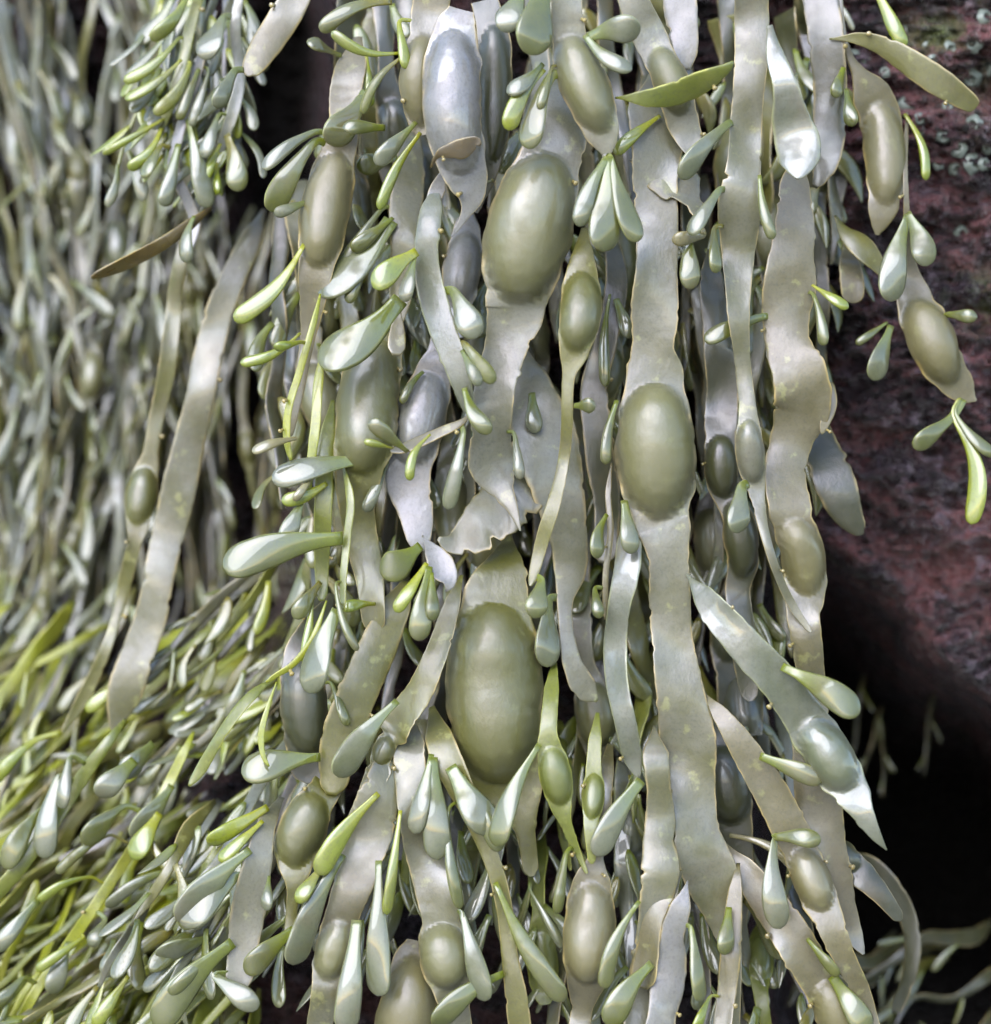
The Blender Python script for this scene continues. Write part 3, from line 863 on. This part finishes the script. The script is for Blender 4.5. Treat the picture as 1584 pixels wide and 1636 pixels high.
# ------------------------------------------------------------------ filler fronds grown by rule
TPL = []
def unit_paddle(k):
    rg = random.Random(100 + k)
    n = 13; t = 1 - (1 - np.linspace(0, 1, n)) ** 1.4
    bend = rg.uniform(-.16, .16); out = rg.uniform(.0, .18)
    C = np.stack([np.sin(t * math.pi) * bend, -np.sin(t * math.pi * .6) * out, -t], axis=1)
    kd = (0, 0, 1, 0, 2, 1)[k % 6]
    prof = np.maximum(paddle_profile(t, (.165, .19, .11, .14, .075, .13)[k % 6], rg.uniform(.28, .45), kd), .008)
    rl = np.linspace(0, rg.uniform(-.5, .5), n)
    v, fc, a_ = sweep(C, prof, prof * .24, rl, np.zeros(3), rg, 10, .015, lensy=False)
    return v, fc, a_
for c in 'bglo':
    for k in range(6):
        v, fc, a_ = unit_paddle(k + 6 * ord(c))
        TPL.append((c, make_mesh('receptacle', v, fc, a_, M['pad_' + c])))
TP = {c: [me for q, me in TPL if q == c] for c in 'bglo'}

class Bulk:
    """gathers uncountable matted weed into one mesh"""
    def __init__(self): self.v = []; self.f = []; self.m = []; self.e = []; self.a = []; self.t = []; self.mats = []
    def add(self, me, off, rot=None, scl=None):
        n0 = sum(len(q) for q in self.v)
        co = np.empty(len(me.vertices) * 3, np.float32); me.vertices.foreach_get('co', co); co = co.reshape(-1, 3)
        if scl is not None: co = (co * np.array(scl)) @ np.array(rot).T
        self.v.append(co + off)
        mt = me.materials[0]
        if mt not in self.mats: self.mats.append(mt)
        k = self.mats.index(mt)
        for p_ in me.polygons: self.f.append([n0 + i for i in p_.vertices]); self.m.append(k)
        for nm, dst in (('edge', self.e), ('along', self.a)):
            x = np.empty(len(me.vertices), np.float32); me.attributes[nm].data.foreach_get('value', x); dst.append(x)
        x = np.zeros(len(me.vertices), np.float32)
        if 'tone' in me.attributes: me.attributes['tone'].data.foreach_get('value', x)
        self.t.append(x)
    def finish(self, name, label):
        me = make_mesh(name, np.vstack(self.v), self.f, {'edge': np.concatenate(self.e), 'along': np.concatenate(self.a), 'tone': np.concatenate(self.t)}, None)
        for mt in self.mats: me.materials.append(mt)
        me.polygons.foreach_set('material_index', self.m)
        return tag(link(name, me), label, 'seaweed', None, 'stuff')

def put(name, me, root, base, loc=None, rot=None, scl=None):
    if isinstance(root, Bulk):
        root.add(me, base if loc is None else base + loc, rot, scl)
        if loc is None: bpy.data.meshes.remove(me)
        return
    o = link(name, me, root)
    if loc is not None:
        o.location = loc; o.scale = scl
        o.rotation_mode = 'QUATERNION'; o.rotation_quaternion = rot.to_quaternion()

def fill(x0, y0, length, hw, d0, d1, flow, mat, rg, pads='bg', npad=8, plen=(45, 75), pw=1.0, label='', group='', bl=0, wild=.12, step=13.0, taper=.5, rolla=.6, cat='seaweed frond', bulk=None):
    P = []; x, y = x0, y0; n = max(4, int(length / 55)); a0 = rg.uniform(-wild, wild)
    for k in range(n + 1):
        q = k / n
        P.append((x, y, hw * (1 - taper * q) * rg.uniform(.75, 1.2) * (.45 if k == n else 1)))
        a = flow(x, y) + a0 + rg.uniform(-.16, .16)
        x += math.sin(a) * length / n; y += math.cos(a) * length / n
    B = []
    for k in range(bl):
        i = rg.randrange(1, n); px, py, _ = P[i]
        dx, dy = P[i + 1][0] - P[i - 1][0], P[i + 1][1] - P[i - 1][1]
        r = hw * rg.uniform(1.3, 1.8)
        B.append((px, py, r, r * rg.uniform(1.6, 2.1), math.degrees(math.atan2(-dx, dy)) if dy else 0, rg.choice('es')))
    me, bms, Q, dep, base = strap_mesh(P, 0, rg, (d0, d1), B, mat, rg.uniform(-.3, .3), rolla, .10, undul=5.0, nsec=10, step=step)
    if bulk is not None:
        root = bulk
    else:
        root = bpy.data.objects.new('seaweed_frond', None); col.objects.link(root); root.location = base
        root.empty_display_size = .005
        tag(root, label, cat, group)
    put('strap', me, root, base)
    for b in bms: put('air_bladder', b, root, base)
    for k in range(npad):
        i = int((k + rg.uniform(.2, .9)) / npad * (len(Q) - 2)) + 1
        tx, ty = Q[i][:2] - Q[i - 1][:2]; l = math.hypot(tx, ty) + 1e-6; tx /= l; ty /= l
        sg = 1 if (k % 2) else -1
        spread = rg.uniform(.15, .85)
        dx, dy = tx - ty * sg * spread, ty + tx * sg * spread
        dy += .25; l = math.hypot(dx, dy); dx /= l; dy /= l
        ln = rg.uniform(*plen) * S
        c = rg.choice(pads)
        me = rg.choice(TP[c])
        ex = Q[i][0] - ty * sg * Q[i][2] * .7; ey = Q[i][1] + tx * sg * Q[i][2] * .7
        dirv = Vector((dx, -rg.uniform(-.25, .55), -dy)).normalized()
        up = Vector((rg.uniform(-.6, .6), -1, rg.uniform(-.1, .7)))
        zax = -dirv; xax = up.cross(zax).normalized() * -1; yax = zax.cross(xax)
        mt = Matrix((xax, yax, zax)).transposed()
        ww = ln * pw * rg.uniform(.75, 1.15)
        put('receptacle', me, root, base, at(ex, ey, dep[i] + 2) - base, mt, (ww, ww, ln))
    return root

rg = random.Random(21)
def straight(x, y): return 0.0
def f_left(x, y):                      # hanging wall of weed that bends left lower down
    return 0.15 * math.sin(x * .01 + y * .004) - 0.35 * sst(y, 800, 1100)
def f_slope(x, y): return -0.74 + .20 * sst(x, 250, 450) + .12 * math.sin(x * .013 + y * .017)
def f_bottom(x, y): return -0.50 * (1 - sst(x, 420, 800)) + .25 * sst(x, 950, 1300)
def f_mid(x, y): return .08 * math.sin(x * .02 + y * .006) - .30 * sst(y, 850, 1200) * (1 - sst(x, 430, 760)) + .45 * sst(y, 900, 1300) * sst(x, 1050, 1350)
LM = ['grey', 'lilac', 'olive', 'green', 'dark', 'blue']

bulk = Bulk()
def many(n_real, n_bulk): return [None] * n_real + [bulk] * n_bulk
# wall of weed far to the left, out of focus (a matted layer behind the fronds one can tell apart)
for k_, bk in enumerate(many(76, 120)):
    x = rg.uniform(-110, 460); y = rg.choice((-150, -100, -60, 40, 160, 300, 420, 560, 700, 840)) + rg.uniform(-60, 60)
    if x > 350 and y < 300: x -= 170
    b = rg.random() < .55
    back = -22 if bk else 0
    fill(x, y, rg.uniform(420, 760), rg.choice((rg.uniform(4, 8), rg.uniform(7, 12))), -226 + back + rg.uniform(0, 18), -222 + back + rg.uniform(0, 26), f_left, rg.choice(['grey', 'olive', 'blue', 'blue', 'dark', 'olive', 'grey']) if not bk else rg.choice(['dark', 'dark', 'olive', 'dark', 'blue']), rg,
         'bbbgoo' if not bk else 'ggo', rg.randrange(2, 5) if not bk else 1, (60, 130), .7, bl=rg.choice((1, 2, 3)) if b else 0, step=18, rolla=.8, wild=.24, bulk=bk,
         label='blurred frond with an air bladder in the hanging weed on the far left wall' if b else 'blurred frond without a bladder in the hanging weed on the far left wall',
         group='bladdered fronds on the far left wall' if b else 'plain fronds on the far left wall')
# cluster of lime tipped tufts at the top left, nearer
for i in range(11):
    x = rg.uniform(250, 395); y = rg.uniform(-60, 60)
    fill(x, y, rg.uniform(200, 330), rg.uniform(5, 9), -60, -48 + rg.uniform(0, 10), lambda a, b: -.12 + .1 * math.sin(b * .02), rg.choice(['blue', 'green', 'lilac']), rg, 'bbbll', 8, (60, 110), .85,
         step=13, label='slim frond of the tuft with lime and blue paddles at the top left', group='fronds of the top left tuft')
# slope of matted weed in the lower left
for k_, bk in enumerate(many(60, 150)):
    x = rg.uniform(-60, 540); y = rg.uniform(930, 1640)
    if x > 420 and y > 1250: x -= 120
    lim = sst(y, 900, 1640)
    d = -150 + 120 * lim + rg.uniform(-14, 14) - (25 if bk else 0)
    if x > 330: d = min(d, -14)
    fill(x, y, rg.uniform(380, 720), rg.choice((rg.uniform(5, 9), rg.uniform(7, 14))), d, d + 22, f_slope, rg.choice(['green', 'lime', 'olive', 'lime', 'green', 'lime', 'lilac']) if not bk else rg.choice(['olive', 'green', 'lime', 'lime', 'grey']), rg,
         'bbglll' if y > 1150 else 'llgo', rg.randrange(3, 6) if not bk else rg.randrange(1, 4), (45, 95), .8, bl=1 if rg.random() < .15 else 0, step=14, wild=.34, rolla=1.1, bulk=bk,
         label='slender frond sweeping down left in the matted weed of the lower left slope', group='fronds of the lower left slope')
for bk in many(8, 22):
    x = rg.uniform(400, 640); y = rg.uniform(860, 1130)
    fill(x, y, rg.uniform(200, 340), rg.uniform(7, 13), -62 + rg.uniform(-12, 10), -70, lambda a, b: -.75, rg.choice(['olive', 'green', 'dark', 'grey']), rg, 'lgob', 4, (50, 100), .85, bulk=bk,
         label='slender frond in the dim gap at the left of the wide dark strap', group='fronds in the gap left of the main curtain')
# shaded layer behind the main curtain
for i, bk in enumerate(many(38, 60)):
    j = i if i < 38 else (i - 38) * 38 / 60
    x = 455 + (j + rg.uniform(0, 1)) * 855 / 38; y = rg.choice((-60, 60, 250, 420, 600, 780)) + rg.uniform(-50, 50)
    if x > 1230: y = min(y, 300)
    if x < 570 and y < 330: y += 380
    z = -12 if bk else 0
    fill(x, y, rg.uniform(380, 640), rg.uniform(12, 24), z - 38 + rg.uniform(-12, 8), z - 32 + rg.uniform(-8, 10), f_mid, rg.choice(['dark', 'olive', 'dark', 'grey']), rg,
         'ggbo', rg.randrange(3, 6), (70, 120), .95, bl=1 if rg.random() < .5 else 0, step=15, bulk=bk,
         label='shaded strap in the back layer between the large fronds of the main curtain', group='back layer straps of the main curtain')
# dense skirt along the bottom
for i, bk in enumerate(many(24, 16)):
    j = i if i < 24 else (i - 24) * 1.5
    x = 330 + (j + rg.uniform(0, 1)) * 940 / 24; y = rg.uniform(1060, 1480)
    if x < 430: y = max(y, 1280)
    z = -14 if bk else 0
    fill(x, y, rg.uniform(240, 420), rg.uniform(10, 18), z - 16 + rg.uniform(-10, 10), z - 2 + rg.uniform(-6, 12), f_bottom, rg.choice(['grey', 'olive', 'blue', 'green', 'lilac', 'dark']), rg,
         'bbggo', rg.randrange(4, 7), (70, 125), .8, bl=1 if rg.random() < .3 else 0, step=14, bulk=bk,
         label='half hidden frond in the dense skirt of weed along the bottom edge', group='fronds of the bottom skirt')
# weed in the shade of the hollow, lower right
for i in range(12):
    x = rg.uniform(1420, 1680); y = rg.uniform(1470, 1600)
    fill(x, y, rg.uniform(160, 260), rg.uniform(8, 15), -150, -125, lambda a, b: -1.15 + .5 * math.sin(a * .04), rg.choice(['dark', 'dark', 'olive']), rg, 'gb', 2, (50, 80), .6, step=14,
         label='wet dark frond on the floor of the black hollow at the lower right', group='fronds on the hollow floor')
for i in range(4):
    x = rg.uniform(1350, 1500); y = rg.uniform(1060, 1180)
    fill(x, y, rg.uniform(110, 200), rg.uniform(4, 6), -190, -190, lambda a, b: -.15, 'dark', rg, 'g', 2, (30, 50), .7, step=14,
         label='thin dim strand hanging in the black hollow under the red rock', group='strands in the hollow')
bulk.finish('matted_seaweed', 'matted olive seaweed packed behind the hanging fronds, lower slope and far left wall')

print('objects', len(bpy.data.objects))
